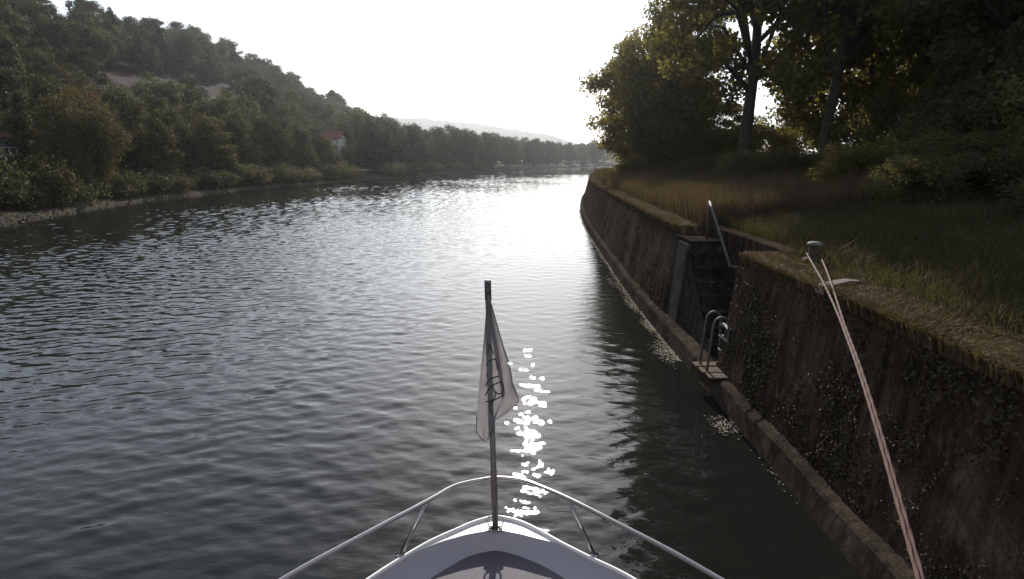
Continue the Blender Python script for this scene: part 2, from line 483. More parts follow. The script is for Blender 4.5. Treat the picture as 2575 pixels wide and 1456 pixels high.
def leaves(rng, P, out, size, up=0.35):
    n = len(P)
    nrm = out*0.6 + rng.normal(size=(n,3))*0.75; nrm[:,2] += up
    nrm /= np.linalg.norm(nrm, axis=1, keepdims=True)+1e-9
    a = np.cross(nrm, rng.normal(size=(n,3))); a /= np.linalg.norm(a, axis=1, keepdims=True)+1e-9
    b_ = np.cross(nrm, a); s = size*(0.55+0.9*rng.random((n,1)))
    V = np.stack([P-a*s*0.6, P+b_*s*0.36+nrm*s*0.1, P+a*s*0.6, P-b_*s*0.36+nrm*s*0.1], axis=1)
    return V.reshape(-1, 3)

# lichen, moss and creeping stems clinging to the stone
def wall_growth():
    rng = np.random.default_rng(77); P = []; Nn = []
    while len(P) < 36000:
        y = 1.2+46*rng.random()**1.7; t = rng.random()
        if NY0-0.05 < y < NY1+0.05: continue
        k = vnoise(y*1.9+3, t*2.0)*0.55+vnoise(y*5.5, t*6+9)*0.45
        if rng.random() > (max(k-0.42, 0)*3.2+0.02+0.25*max(t-0.8, 0)): continue
        xf, xt = wall_foot(y)+0.20, wall_top(y)
        P.append((xf+(xt-xf)*t-0.012*rng.random(), y, 0.30+(QZ-0.36)*t)); Nn.append((-1, 0, 0.25))
    P = np.array(P); return leaves(rng, P, np.array(Nn)*1.6, 0.030, 0.0)
M['growth'] = foliage('wall_lichen', (0.024,0.019,0.012), (0.060,0.049,0.031), 0.0)
tag(link_mesh('wall_growth', np_mesh('wall_growth', wall_growth(), 4), M['growth'], qw, (-3.3, 0, 0)), kind='stuff')
# niche back wall, end returns, stairs
m = MB(); m.box(NX, NX+0.25, NY0-0.4, NY1+0.4, -0.5, QZ+0.03, 0.02); m.build('niche_wall', M['wall'], qw)
m = MB(); m.box(3.32, NX+0.02, NY0-0.3, NY0+2.0, -0.5, 0.318, 0.01); m.build('niche_floor', M['step'], qw)
n_st = 8; tread = 0.29; rise = (2.02-0.318)/n_st; ys0 = NY0+0.55
for k in range(n_st):
    z1 = 0.318+rise*(k+1); ya = ys0+tread*k
    xf = 3.40 + 0.16*(z1/2.0)
    m = MB(); y_end = NY1-0.02 if k == n_st-1 else ya+tread+0.05
    m.box(xf, NX+0.01-0.004*(k%2), ya, y_end, z1-rise-0.02, z1-0.045, 0.01)
    m.box(xf-0.025, NX+0.006-0.004*(k%2), ya-0.03, y_end+0.003, z1-0.044, z1, 0.012)
    m.build('step', M['step'], qw)
# sloping pale flank of the stair, set back from the wall face
fl = MB(); pts = []
fy = [ys0+0.02] + [ys0+tread*k for k in range(1, n_st)] + [NY1-0.03]
lo = [(3.375, y, 0.30) for y in fy]; hi = []
for i, y in enumerate(fy):
    zt = min(0.318+rise*(i if i else 0.3), 1.93); hi.append((3.375+0.155*(zt/2.0), y, zt))
fl.add(lo+hi, [(i, len(fy)+i, len(fy)+i+1, i+1) for i in range(len(fy)-1)])
o = fl.build('stair_flank', M['concrete'], qw)
o.data.materials[0] = M['step']
m = MB(); m.add([(3.352,12.1,0.31),(3.352,12.72,0.31),(3.49,12.72,1.93),(3.49,12.1,1.93),(3.45,12.1,0.31),(3.45,12.72,0.31),(3.6,12.72,1.93),(3.6,12.1,1.93)],
      [(0,3,2,1),(4,5,6,7),(0,1,5,4),(3,7,6,2),(0,4,7,3),(1,2,6,5)])
m.build('pier', M['concrete'], qw)

# handrail beside the steps
h = empty('handrail', (3.92, 12.2, 2.02), 'slim grey pipe handrail sloping down beside the niche steps', 'handrail')
m = MB(); m.tube([(3.92,12.2,2.02),(3.92,12.2,2.78)], 0.024); m.build('post', M['iron'], h)
m = MB(); m.tube([(3.92,12.2,2.775),(3.915,12.0,2.65),(3.90,10.75,1.72)], 0.026); m.build('rail', M['galv'], h)
m = MB(); m.tube([(3.90,10.75,1.72),(4.05,10.72,1.70),(NX+0.01,10.72,1.70)], 0.018); m.build('bracket', M['iron'], h)

# ladder with hooped rails on the ledge
l = empty('boarding_ladder', (3.2, 9.3, 0.36), 'steel boarding ladder with two hooped rails standing on the ledge boards', 'ladder')
for y in (9.48, 9.12):
    pts = [(3.07,y,0.345),(3.10,y,0.8),(3.125,y,1.08)] + [(3.125+0.115-0.115*math.cos(a), y, 1.08+0.13*math.sin(a)) for a in np.linspace(0.3, 3.0, 8)] + [(3.36,y,1.02),(3.375,y,0.5),(3.375,y,0.345)]
    m = MB(); m.tube(pts, 0.019, 10); m.build('hoop_rail', M['galv'], l)
for z in (0.58, 0.80, 1.0):
    m = MB(); m.box(3.34, 3.42, 9.10, 9.50, z, z+0.025, 0.006); m.build('rung', M['galv'], l)
lp = [('weathered plank under the ladder nearest the camera', 8.80, 9.02, 0.03), ('pale plank bridging the ledge between the ladder rails', 9.06, 9.30, 0.0), ('short plank at the far side of the ladder foot', 9.36, 9.56, -0.02)]
for lab, y0, y1, dx in lp:
    m = MB(); m.box(2.98+dx, 3.55, y0, y1, 0.322, 0.345, 0.006)
    tag(m.build('plank', M['plank']), lab, 'plank', 'boards on the ledge below the steps')

# mooring bollard
b = empty('bollard', (4.25, 8.5, QZ-0.02), 'rusty mushroom bollard with pale cap on the quay edge grass', 'bollard')
m = MB(); m.lathe([(0.13,QZ-0.05),(0.13,QZ+0.02),(0.09,QZ+0.04),(0.072,QZ+0.12),(0.072,QZ+0.18),(0.078,QZ+0.215)], 4.25, 8.5); m.build('post', M['iron'], b)
m = MB(); m.lathe([(0.076,QZ+0.21),(0.102,QZ+0.222),(0.106,QZ+0.238),(0.088,QZ+0.258),(0.045,QZ+0.27),(0.01,QZ+0.273)], 4.25, 8.5); m.build('cap', M['capmetal'], b)
# bent rubbing plate where the rope crosses the edge
m = MB(); A = [(3.462,2.125,0),(3.47,2.165,0.02),(3.53,2.205,0.05),(3.68,2.235,0.10),(3.84,2.25,0.16),(3.98,2.235,0.21),(4.07,2.205,0.24)]
wd = [0.20,0.20,0.19,0.17,0.14,0.10,0.04]
m.grid([[(x, 6.62+sh, z), (x, 6.62+sh+w, z)] for (x, z, sh), w in zip(A, wd)], True, False)
m.grid([[(x+0.006, 6.62+sh, z-0.012), (x+0.006, 6.62+sh+w, z-0.012)] for (x, z, sh), w in zip(A, wd)], True, True)
for e in (0, 1):
    m.grid([[(x, 6.62+sh+w*e, z), (x+0.006, 6.62+sh+w*e, z-0.012)] for (x, z, sh), w in zip(A, wd)], True, e == 0)
M['plate'] = plain('worn_steel_plate', (0.15,0.12,0.105), 0.75, 0.0, var=0.25, scale=10, spec=0.1)
tag(m.build('rubbing_plate', M['plate']), 'bent pale metal rubbing plate hooked over the quay edge below the bollard', 'plate')

# mooring line: goes round the bollard and returns, both parts laid together towards the boat
M['rope'] = plain('faded_red_rope', (0.12,0.058,0.047), 0.85, var=0.3, scale=90)
rope = MB()
sag = [(0.75,1.45),(1.6,1.585),(2.44,1.725),(2.94,1.82),(3.74,1.965),(4.4,2.055),(5.19,2.125),(6.0,2.195),(6.76,2.243),(7.6,2.268),(8.57,2.288)]
sag_f = smooth_curve(sag)
def rope_path(s, zb):
    out = []
    for k in range(300):
        y = 8.46-(8.46-0.75)*k/299.0; w = min(max((8.46-y)/3.1, 0), 1); w = w*w*(3-2*w)*0.35+w*0.65
        o = s*(0.092*(1-w)+0.011*w)
        out.append((1.18+0.3922*(y-0.75)+0.02+o, y, sag_f(y)+zb*(1-w)))
    return out
for sg, zb in ((-1, 0.015), (1, -0.005)):
    rope.tube(rope_path(sg, zb), 0.0102, 12, True, True, 62.0, 3, 0.17)
arc = [(4.25+0.09*math.cos(a), 8.5+0.088*math.sin(a), QZ+0.09) for a in np.linspace(3.5, -0.35, 20)]
rope.tube(arc, 0.0145, 12, True, True, 62.0, 3, 0.17)
tag(rope.build('mooring_rope', M['rope']), 'faded red twisted mooring rope running doubled from the bollard to the boat', 'rope')

# floating scum and leaf litter along the wall foot
rng = np.random.default_rng(11); quad = []
def fleck(x, y, s, z):
    a = rng.random()*6.28; k = 5; r = s*(0.5+rng.random(k)*0.8)
    return [(x+r[i]*math.cos(a+6.283*i/k), y+1.3*r[i]*math.sin(a+6.283*i/k), z+0.004*rng.random()) for i in range(k)]
for _ in range(2600):
    y = 10.6+34*rng.random()**1.2; d = 0.010+abs(rng.normal())*0.035*(1+1.2*(vnoise(y*1.3, 5) > 0.62))
    quad.append(fleck(wall_foot(y)-d, y, 0.012+0.012*rng.random()*(y/20), 0.008))
for cx_, cy_, sx, sy, n in ((2.90,11.1,0.10,0.32,420),(2.97,12.9,0.05,0.3,200),(2.98,15.0,0.05,0.4,220),(2.93,7.85,0.10,0.16,170),(2.96,18.0,0.06,0.6,160),(3.03,6.3,0.02,0.5,16)):
    for _ in range(n): 
        y = cy_+sy*rng.normal(); quad.append(fleck(min(cx_+sx*rng.normal(), wall_foot(y)-0.01), y, 0.008+0.011*rng.random()**2, 0.009))
tag(link_mesh('floating_scum', np_mesh('floating_scum', np.array(quad), 5), M['foam_and_glint']), 'pale scum and leaf flecks floating along the foot of the quay wall', 'scum', kind='stuff')

# ---------------------------------------------------------------- the boat's bow
boat = empty('motor_boat', (0, 0, 0), 'white motor boat bow with dark foredeck and steel bow rail', 'boat')
DZ, FZ = 1.30, 1.20
edge = [(-0.11,3.595),(-0.24,3.54),(-0.34,3.465),(-0.50,3.335),(-0.645,3.18),(-0.805,2.985),(-1.08,2.605),(-1.35,2.15),(-1.55,1.55),(-1.66,0.8),(-1.70,0.0),(-1.70,-5.0)]
edger = [(-0.11,3.595),(0.03,3.555),(0.15,3.465),(0.30,3.32),(0.46,3.18),(0.685,2.985),(0.98,2.605),(1.26,2.15),(1.47,1.55),(1.60,0.8),(1.65,0.0),(1.66,-5.0)]
capl = [(-0.11,3.455),(-0.27,3.415),(-0.36,3.375),(-0.47,3.315),(-0.635,3.175),(-0.80,2.985),(-1.08,2.60),(-1.33,2.13),(-1.53,1.53),(-1.64,0.79),(-1.68,0.0),(-1.68,-5.0)]
capr = [(-0.11,3.455),(0.03,3.425),(0.16,3.37),(0.30,3.305),(0.45,3.175),(0.68,2.985),(0.98,2.60),(1.24,2.13),(1.45,1.53),(1.58,0.79),(1.63,0.0),(1.64,-5.0)]
flol = [(-0.11,3.395),(-0.20,3.37),(-0.28,3.33),(-0.37,3.245),(-0.48,3.13),(-0.60,2.95),(-0.82,2.58),(-1.04,2.11),(-1.22,1.52),(-1.34,0.78),(-1.40,0.0),(-1.42,-5.0)]
flor = [(-0.11,3.395),(0.01,3.36),(0.08,3.32),(0.19,3.245),(0.31,3.13),(0.45,2.95),(0.70,2.58),(0.94,2.11),(1.13,1.52),(1.27,0.78),(1.35,0.0),(1.37,-5.0)]
def dense(pl, z, n=5):
    f = []; P = [Vector((p[0], p[1], 0)) for p in pl]
    for i in range(len(P)-1):
        a, b_, c, d = P[max(i-1,0)], P[i], P[i+1], P[min(i+2, len(P)-1)]
        if i == 0: a = Vector((-0.22-c.x, c.y, 0))
        for k in range(n):
            t = k/n; q = 0.5*((2*b_)+(-a+c)*t+(2*a-5*b_+4*c-d)*t*t+(-a+3*b_-3*c+d)*t**3); f.append((q.x, q.y, z))
    f.append((*pl[-1], z)); return f
def ring(l_, r_, z): return list(reversed(dense(l_, z))) + dense(r_, z)[1:]
def inset(pl, d): return [(x + (d if x < -0.11 else -d if x > -0.11 else 0), y - d*0.6) for x, y in pl]
E0 = ring(edge, edger, DZ)
def offs(rg, out, z): return [(-0.11+(x+0.11)*(1+out), y+out*0.55 if y > 2 else y, z) for x, y, _ in rg]
m = MB(); m.grid([offs(E0, 0.0, DZ), ring(capl, capr, DZ+0.004)], False, True)
m.build('bow_cap', M['gel'], boat)
m = MB(); rows = [ring(capl, capr, DZ+0.002), ring(inset(capl, 0.012), inset(capr, 0.012), DZ-0.014)]
fr = ring(flol, flor, FZ); c1 = rows[1]
for t in (0.35, 0.7, 1.0): rows.append([(a[0]+(b_[0]-a[0])*t, a[1]+(b_[1]-a[1])*t, a[2]+(b_[2]-a[2])*(t**0.8)) for a, b_ in zip(c1, fr)])
m.grid(rows, True, True); m.build('bulwark', M['gelshade'], boat)
m = MB(); nf = len(fr)//2
mid = [(-0.11+(0.07*(3.4-y)/3.4 if y > -5 else 0), y) for x, y, z in fr[nf:]]
rows = [[fr[nf-k], (mid[k][0], mid[k][1], FZ+0.0), fr[nf+k]] for k in range(nf+1)]
rows = [[(p[0], p[1], FZ+0.001) for p in r] for r in rows]
m.grid(rows, False, True); m.build('foredeck', M['pad'], boat)
m = MB(); m.grid([offs(E0, 0.006, DZ-0.05), offs(E0, -0.012, DZ-0.35), offs(E0, -0.10, 0.35), offs(E0, -0.25, -0.4)], True, True)
m.build('hull', M['hull'], boat)
m = MB(); m.tube([(p[0], p[1], DZ+0.008) for p in offs(E0, -0.004, 0)], 0.013, 8)
m.build('toe_rail', M['gel'], boat)
rl = [(-0.11,3.545),(-0.20,3.52),(-0.30,3.48),(-0.38,3.425),(-0.50,3.28),(-0.86,2.88),(-1.11,2.585),(-1.36,2.2),(-1.56,1.6),(-1.68,0.8),(-1.72,0.0),(-1.72,-2.0)]
rr = [(-0.11,3.545),(0.0,3.535),(0.08,3.51),(0.20,3.42),(0.33,3.31),(0.55,3.09),(0.90,2.72),(1.20,2.3),(1.45,1.6),(1.60,0.8),(1.66,0.0),(1.67,-2.0)]
m = MB(); m.tube(ring(rl, rr, 1.615), 0.0135, 12); br = m.build('bow_rail', M['steel'], boat)
for bx, by, tx, ty in ((-0.66,3.19,-0.505,3.27),(0.485,3.19,0.335,3.30),(-1.38,2.1,-1.36,2.2),(1.27,2.1,1.22,2.25),(-1.67,0.7,-1.68,0.8),(1.61,0.7,1.60,0.8)):
    a, c = Vector((bx,by,DZ+0.01)), Vector((tx,ty,1.61))
    m = MB(); m.tube([a, a.lerp(c, 0.84), a.lerp(c, 0.85), c], [0.0125,0.0125,0.009,0.009], 10); m.tube([a-Vector((0,0,0.012)), a+Vector((0,0,0.012))], 0.026, 12)
    m.build('stanchion', M['steel'], boat)
m = MB(); m.box(-1.25, 1.2, -5.0, 0.35, FZ, 2.75, 0.12); cab = m.build('cabin', M['hull'], boat)
m = MB(); m.box(-1.05, 1.0, 0.345, 0.365, 1.75, 2.5, 0.008); m.build('windscreen', M['glass'], boat)

# staff and its bracket at the stem
st = empty('flagstaff', (-0.11, 3.462, DZ), 'brown varnished flagstaff with a dark sleeve standing in the bow bracket', 'flagstaff')
top = Vector((-0.141, 3.462, 2.912)); bot = Vector((-0.105, 3.462, DZ))
L = lambda t: bot.lerp(top, t)
M['wood'] = plain('weathered_wooden_staff', (0.17,0.135,0.115), 0.35, var=0.25, scale=25)
M['sleeve'] = plain('dark_staff_top', (0.055,0.05,0.055), 0.3, var=0.1)
m = MB(); m.tube([L(0.0), L(0.26), L(0.262), L(0.93)], [0.020,0.020,0.0175,0.0175], 16); m.build('pole', M['wood'], st)
m = MB(); m.tube([L(0.93), L(0.995)], [0.0195,0.0195], 16); m.build('sleeve', M['sleeve'], st)
m = MB(); m.tube([L(0.9955), L(1.0), L(1.003)], [0.020,0.020,0.014], 16); m.build('end_cap', M['whitepaint'], st)
m = MB()
for s in (-1, 1):
    x = -0.105; m.tube([(x+s*0.018,3.45,DZ+0.03),(x+s*0.04,3.45,DZ+0.035),(x+s*0.05,3.46,DZ+0.06),(x+s*0.042,3.475,DZ+0.085),(x+s*0.018,3.478,DZ+0.085)], 0.006, 8)
    m.tube([(x+s*0.02,3.45,DZ+0.012),(x+s*0.046,3.45,DZ+0.012)], 0.014, 8)
m.box(-0.165, -0.045, 3.432, 3.462, DZ+0.0045, DZ+0.016, 0.004); m.build('bracket', M['steel'], st)

# limp flag
FY = 3.44
def unproj(px, py, y):
    p = R(PITCH); dx = (px-1287.5)/1534; dz = -(py-728)/1534
    d = (dx, math.cos(p)+dz*math.sin(p), -math.sin(p)+dz*math.cos(p)); t = y/d[1]
    return d[0]*t, CAM_H+d[2]*t
# left and right outline of the hanging cloth in metres, from its drawing (design sheet 2575 wide)
fl_l = [(738,1225),(800,1221),(860,1216),(930,1209),(1000,1203),(1050,1199),(1080,1198),(1093,1206),(1106,1221)]
fl_r = [(738,1233),(800,1239),(860,1250),(930,1262),(985,1270),(1020,1256),(1050,1245),(1080,1238),(1106,1223)]
fm = MB()
M['cloth'], nt_, b_ = new_mat('pale_flag_cloth')
b_.inputs['Roughness'].default_value = 0.9
cl = ramp(nt_, noise(nt_, coords(nt_), 9, 4), [(0.3,(0.19,0.175,0.18)),(0.7,(0.25,0.235,0.235))]); nt_.links.new(cl, b_.inputs['Base Color'])
t_ = N(nt_, 'ShaderNodeBsdfTranslucent'); nt_.links.new(cl, t_.inputs['Color'])
mx_ = N(nt_, 'ShaderNodeMixShader'); mx_.inputs[0].default_value = 0.5
nt_.links.new(b_.outputs[0], mx_.inputs[1]); nt_.links.new(t_.outputs[0], mx_.inputs[2]); nt_.links.new(mx_.outputs[0], nt_.nodes['Material Output'].inputs['Surface'])
M['hem'] = plain('dark_flag_hem', (0.05,0.048,0.055), 0.8, var=0.1)
def cloth_pt(py, u, lift=0.0):
    l_, r_ = interp(fl_l, py), interp(fl_r, py); x, z = unproj(l_+(r_-l_)*u, py, FY)
    dep = -0.028*math.sin(u*math.pi) - 0.012*math.sin(u*7+py*0.008)*min((py-738)/120, 1)
    return (x, FY-0.018+dep-lift, z)
flag = empty('flag', (-0.14, FY, 2.84), 'limp pale grey pennant with dark lettering hanging from the flagstaff', 'flag')
rows = [[cloth_pt(py, u) for u in np.linspace(0, 1, 22)] for py in np.linspace(739, 1105.5, 60)]
fm.grid(rows, True); 
# the second leaf of the cloth folded behind, with its loose corner
r2l = [(760,1234),(860,1250),(930,1262),(985,1270),(1000,1268),(1040,1244),(1060,1240)]
r2r = [(760,1236),(860,1264),(900,1277),(940,1286),(960,1288),(1000,1304),(1013,1302),(1040,1270),(1060,1242)]
rows = []
for py in np.linspace(761, 1058, 46):
    row = []
    for u in np.linspace(0, 1, 10):
        l_, r_ = interp(r2l, py)-6, interp(r2r, py); x, z = unproj(l_+(r_-l_)*u, py, FY+0.03); row.append((x, FY+0.012+0.03*math.sin(u*3.0+py*0.01), z))
    rows.append(row)
fm.grid(rows, True); fm.build('cloth', M['cloth'], flag)
hm = MB(); hm.tube([rw[-1] for rw in rows], 0.0032, 6)
hm.tube([cloth_pt(py, 0.0) for py in np.linspace(1040, 1105, 14)] + [cloth_pt(py, 1.0) for py in np.linspace(1104, 1075, 6)], 0.0026, 6); hm.build('hem', M['hem'], flag)
strokes = {'letter': [
 [[(1227,858),(1231,862),(1236,868),(1242,886)],[(1229,866),(1229,874),(1226,882)]],
 [[(1225,916),(1226,906),(1234,901),(1246,897),(1249,907),(1252,924)],[(1224,932),(1225,936),(1228,943)]],
 [[(1221,964),(1228,953),(1238,945),(1256,939)]],
 [[(1221,988),(1228,975),(1240,962),(1254,955),(1261,954),(1266,968),(1266,978),(1259,984),(1248,981),(1242,974),(1240,964)],[(1242,974),(1247,984),(1243,997),(1234,1004),(1221,1004)]],
 [[(1268,988),(1256,992),(1244,998),(1235,1008),(1233,1015),(1237,1030),(1240,1036)]]]}
for letter in strokes['letter']:
    lm = MB()
    for stv in letter:
        pts = []
        for (px, py) in stv:
            l_, r_ = interp(fl_l, py), interp(fl_r, py); pts.append((py, min(max((px-l_)/(r_-l_), 0.03), 0.97)))
        dn = []
        for i in range(len(pts)-1):
            for t in np.linspace(0, 1, 6)[(0 if i == 0 else 1):]:
                dn.append(cloth_pt(pts[i][0]+(pts[i+1][0]-pts[i][0])*t, pts[i][1]+(pts[i+1][1]-pts[i][1])*t, 0.003))
        lm.tube(dn, 0.0038, 6)
    lm.build('letter', M['hem'], flag)

# ---------------------------------------------------------------- trees
def grow(seed, H, Rx, bare, n_cl, n_leaf, leaf, cl_r=0.3, shape='round', limbs=9, flat=0.75, tr=None, spread=1.0, holes=0.0):
    """(crown mesh, trunk mesh) of a tree of height H standing at the origin"""
    rng = np.random.default_rng(seed); C = []; cz = bare+(H-bare)*0.5; hz = (H-bare)*0.5
    for _ in range(n_cl):
        d = rng.normal(size=3); d /= np.linalg.norm(d); rr = (0.35+0.65*rng.random()**0.5)
        p = d*rr*np.array([Rx, Rx*spread, hz]); t = (p[2]/hz+1)/2
        if shape == 'cone': k = 1.12-0.98*t; p[0] *= k; p[1] *= k
        elif shape == 'egg': k = 1.1-0.45*t; p[0] *= k; p[1] *= k
        C.append(p+np.array([0, 0, cz]))
    C = np.array(C); rad = Rx*cl_r*(0.6+0.8*rng.random(n_cl))
    w = rad**2; idx = rng.choice(n_cl, n_leaf, p=w/w.sum())
    d = rng.normal(size=(n_leaf,3)); d /= np.linalg.norm(d, axis=1, keepdims=True)
    rr = (0.25+0.75*rng.random((n_leaf,1))**0.45)*(1+0.22*rng.normal(size=(n_leaf,1)))
    P = C[idx]+d*rr*rad[idx][:,None]*np.array([1,1,flat])
    P[:,2] = np.maximum(P[:,2], 0.05)
    out = d*0.7+(P-np.array([0,0,cz]))/np.array([Rx,Rx,hz])*0.5
    crown = np_mesh('crown', leaves(rng, P, out, leaf), 4)
    tb = MB(); r0 = tr or 0.018*H+0.05; ht = bare+(H-bare)*0.62
    base = [Vector((0,0,-0.3)), Vector((0.02*H*rng.normal()*0.3,0,bare*0.5)), Vector((0.006*H*rng.normal(),0.006*H*rng.normal(),bare+0.1*H)), Vector((0.018*H*rng.normal(),0.018*H*rng.normal(),ht))]
    tb.tube(base, [r0*1.35, r0, r0*0.8, r0*0.25], 9)
    for k in range(limbs):
        c = Vector(C[int(rng.integers(n_cl))]); s = base[1].lerp(base[2], 0.5+0.5*rng.random()) if rng.random() < 0.5 else base[2].lerp(base[3], rng.random()*0.8)
        q = s.lerp(c, 0.5)+Vector((0,0,0.05*H)); tb.tube([s, q, c], [r0*0.42, r0*0.28, r0*0.08], 6)
    return crown, tb.mesh('trunk')

def plant(kind, cat, meshes, mat, loc, label, group=None, rz=0.0, sc=(1,1,1), trunk='trunk', crown='crown'):
    e = empty(kind, loc, label, cat, group)
    e.rotation_euler = (0, 0, rz); e.scale = sc
    c = bpy.data.objects.new(crown, meshes[0]); COL.objects.link(c); c.parent = e
    if not c.data.materials: c.data.materials.append(mat)
    c.material_slots[0].link = 'OBJECT'; c.material_slots[0].material = mat
    t = bpy.data.objects.new(trunk, meshes[1]); COL.objects.link(t); t.parent = e
    if not t.data.materials: t.data.materials.append(M['bark'])
    return e

random.seed(5)
# --- hillside wood
hill_kinds = [grow(100+k, 8.0+k%3, 3.6+0.3*(k%2), 1.0, 40, 5600, 0.32, 0.30, 'egg' if k%2 else 'round', 4) for k in range(5)]
conif = grow(120, 11, 2.6, 0.6, 40, 3200, 0.42, 0.26, 'cone', 3)
def clearing(x, y, z):
    px, py = project(x, y, z)
    return (245 < px < 620 and 172+0.14*(px-255) < py < 330) or (20 < px < 150 and 55 < py < 120)
placed = []
tries = 0
while len(placed) < 262 and tries < 9000:
    tries += 1
    y = 70+290*random.random(); D = shore(y)-interp(ridge_x, y)
    d = 16+(D-10)*random.random()**0.9; x = shore(y)-d; z = left_z(x, y)
    px, py = project(x, y, z+5)
    if px < -120 or px > 1100 or (d < D*0.85 and clearing(x, y, z)): continue
    mind = 4.6+0.008*y
    if any((x-a)**2+(y-c)**2 < mind*mind for a, c in placed): continue
    placed.append((x, y))
    k = random.randrange(5); s = 0.8+0.45*random.random()
    far = d > D*0.86
    if y > 255: s *= 0.72
    mat = M[('leaf_dark','leaf_dark','leaf_mid','leaf_mid','leaf_olive')[random.randrange(5)]]
    if random.random() < 0.05:
        plant('conifer', 'tree', conif, M['leaf_dark'], (x, y, z-0.2), 'narrow dark conifer rising among the broadleaf trees of the hillside wood', 'conifers on the hillside', random.random()*6.28, (s*0.85, s*0.85, s))
    elif far:
        plant('ridge_tree', 'tree', hill_kinds[k], mat, (x, y, z-0.2), 'tree on the skyline ridge of the left hill, dark against the sky', 'trees along the ridge', random.random()*6.28, (s, s, s*(0.85+0.3*random.random())))
    else:
        plant('hillside_tree', 'tree', hill_kinds[k], mat, (x, y, z-0.2), 'rounded dull green tree of the wood on the slope below the ridge', 'trees on the hillside', random.random()*6.28, (s, s, s*(0.85+0.3*random.random())))

# --- the row along the far shore
shore_kinds = [grow(200+k, 10.5, 3.9, 0.5, 70, 14000, 0.25, 0.27, ('egg','round','egg','round')[k], 7) for k in range(4)]
big = grow(210, 7.6, 4.1, 0.2, 80, 26000, 0.17, 0.24, 'round', 7, 0.85)
col_ = grow(211, 7.6, 2.6, 0.2, 50, 17000, 0.16, 0.28, 'round', 6, 0.9)
bush_kinds = [grow(220+k, 2.6, 2.0, 0.0, 24, 3800, 0.17, 0.40, 'round', 4, 0.8, 0.05) for k in range(3)]
def at_shore(px, d, y): return (shore(y)-d, y)
def put(kind, cat, ms, mat, x, y, lab, sc, group=None, rz=None):
    return plant(kind, cat, ms, M[mat], (x, y, left_z(x, y)-0.15), lab, group, random.random()*6.28 if rz is None else rz, sc)
put('riverside_tree', 'tree', big, 'leaf_olive', -34.6, 50, 'broad rounded olive tree with rusty top, largest on the near left shore', (0.74,0.85,1.02))
put('riverside_tree', 'tree', col_, 'leaf_olive', -35.4, 61.5, 'upright oval tree just right of the broad olive tree on the left shore', (0.95,0.9,1.05))
put('riverside_tree', 'tree', big, 'leaf_rust', -37.6, 55, 'rust tinged tree showing above the broad olive tree on the left shore', (0.60,0.6,1.1))
put('conifer', 'tree', grow(230, 8.2, 1.5, 0.5, 30, 4200, 0.22, 0.36, 'cone', 3), 'leaf_olive', -45.0, 58, 'slim pointed olive tree beside the red roofed house', (1,1,0.95))
put('plum_tree', 'tree', grow(231, 5.0, 1.8, 0.5, 22, 4200, 0.2, 0.36, 'round', 4), 'leaf_plum', -39.5, 66, 'small purple leaved tree between the broad and the upright riverside trees', (1,1,1))
put('shrub', 'shrub', bush_kinds[0], 'leaf_mid', -31.6, 36.5, 'dark shrub at the very left end of the near shore', (1.1,1.1,1.35))
put('shrub', 'shrub', bush_kinds[1], 'leaf_olive', -31.8, 41.5, 'olive shrub in front of the broad riverside tree, left side', (0.9,0.9,1.1))
put('shrub', 'shrub', bush_kinds[2], 'leaf_pale', -33.2, 47.3, 'pale drooping willow shrub lit at the foot of the broad olive tree', (0.6,0.6,1.35))
put('shrub', 'shrub', bush_kinds[0], 'leaf_mid', -33.6, 53.0, 'low green shrub between the broad tree and the stones', (0.8,0.8,0.8))
row = [(68,5.5,0,0.78,'leaf_mid'),(74,5.0,1,0.80,'leaf_olive'),(81,6.0,2,0.80,'leaf_mid'),(88,5.5,3,0.78,'leaf_olive'),(96,5.5,0,0.72,'leaf_mid'),(103.5,6,1,0.68,'leaf_olive'),
       (121,5.5,2,0.98,'leaf_dark'),(129,6,0,0.98,'leaf_mid'),(137,5,3,0.95,'leaf_dark'),(146,6,1,1.0,'leaf_mid'),(155,5,2,0.98,'leaf_olive'),(164,6,0,1.02,'leaf_dark'),(173,5,3,1.08,'leaf_mid'),
       (183,6,1,1.05,'leaf_olive'),(193,5,2,0.98,'leaf_mid'),(204,6,0,0.95,'leaf_dark'),(216,5,3,0.92,'leaf_mid'),(229,6,1,0.88,'leaf_mid'),(243,5,2,0.85,'leaf_dark'),(258,6,0,0.98,'leaf_mid'),(274,6,3,0.95,'leaf_dark'),(292,6,1,0.98,'leaf_mid'),(312,7,2,1.05,'leaf_dark'),(335,7,0,1.05,'leaf_mid'),(360,8,3,1.1,'leaf_dark')]
near_words = ['next to the oval tree','second past the oval tree','with a wide skirt, midway along the near shore','beside a pale shrub patch','just before the white house','half hiding the white house']
far_words = 'tree in the continuous row along the far bank beyond the white house'
for i, (y, d, k, s, mt) in enumerate(row):
    x = shore(y)-d
    if i < 6: put('riverside_tree', 'tree', shore_kinds[k], mt, x, y, 'bushy %s green riverside tree %s' % ('olive' if mt == 'leaf_olive' else 'dull', near_words[i]), (s,s,s*(0.9+0.15*random.random())))
    else: put('riverside_tree', 'tree', shore_kinds[k], mt, x, y, far_words, (s,s,s*(0.92+0.16*random.random())), 'trees along the far bank')
for i, y in enumerate(list(np.arange(64, 106, 7)) + list(np.arange(126, 380, 10))):
    d = 13+3*random.random(); x = shore(y)-d; s = 0.80+0.22*random.random()
    if 100 < y < 122: continue
    put('bank_tree', 'tree', shore_kinds[i%4], ('leaf_dark','leaf_mid','leaf_mid','leaf_olive')[i%4], x, y, 'taller tree standing in the second row behind the riverside trees', (s,s,s), 'second row of trees on the far bank')
put('conifer', 'tree', conif, 'leaf_dark', shore(186)-11, 186, 'single pointed conifer breaking the far treeline under the distant hill', (1.0,1.0,1.05))
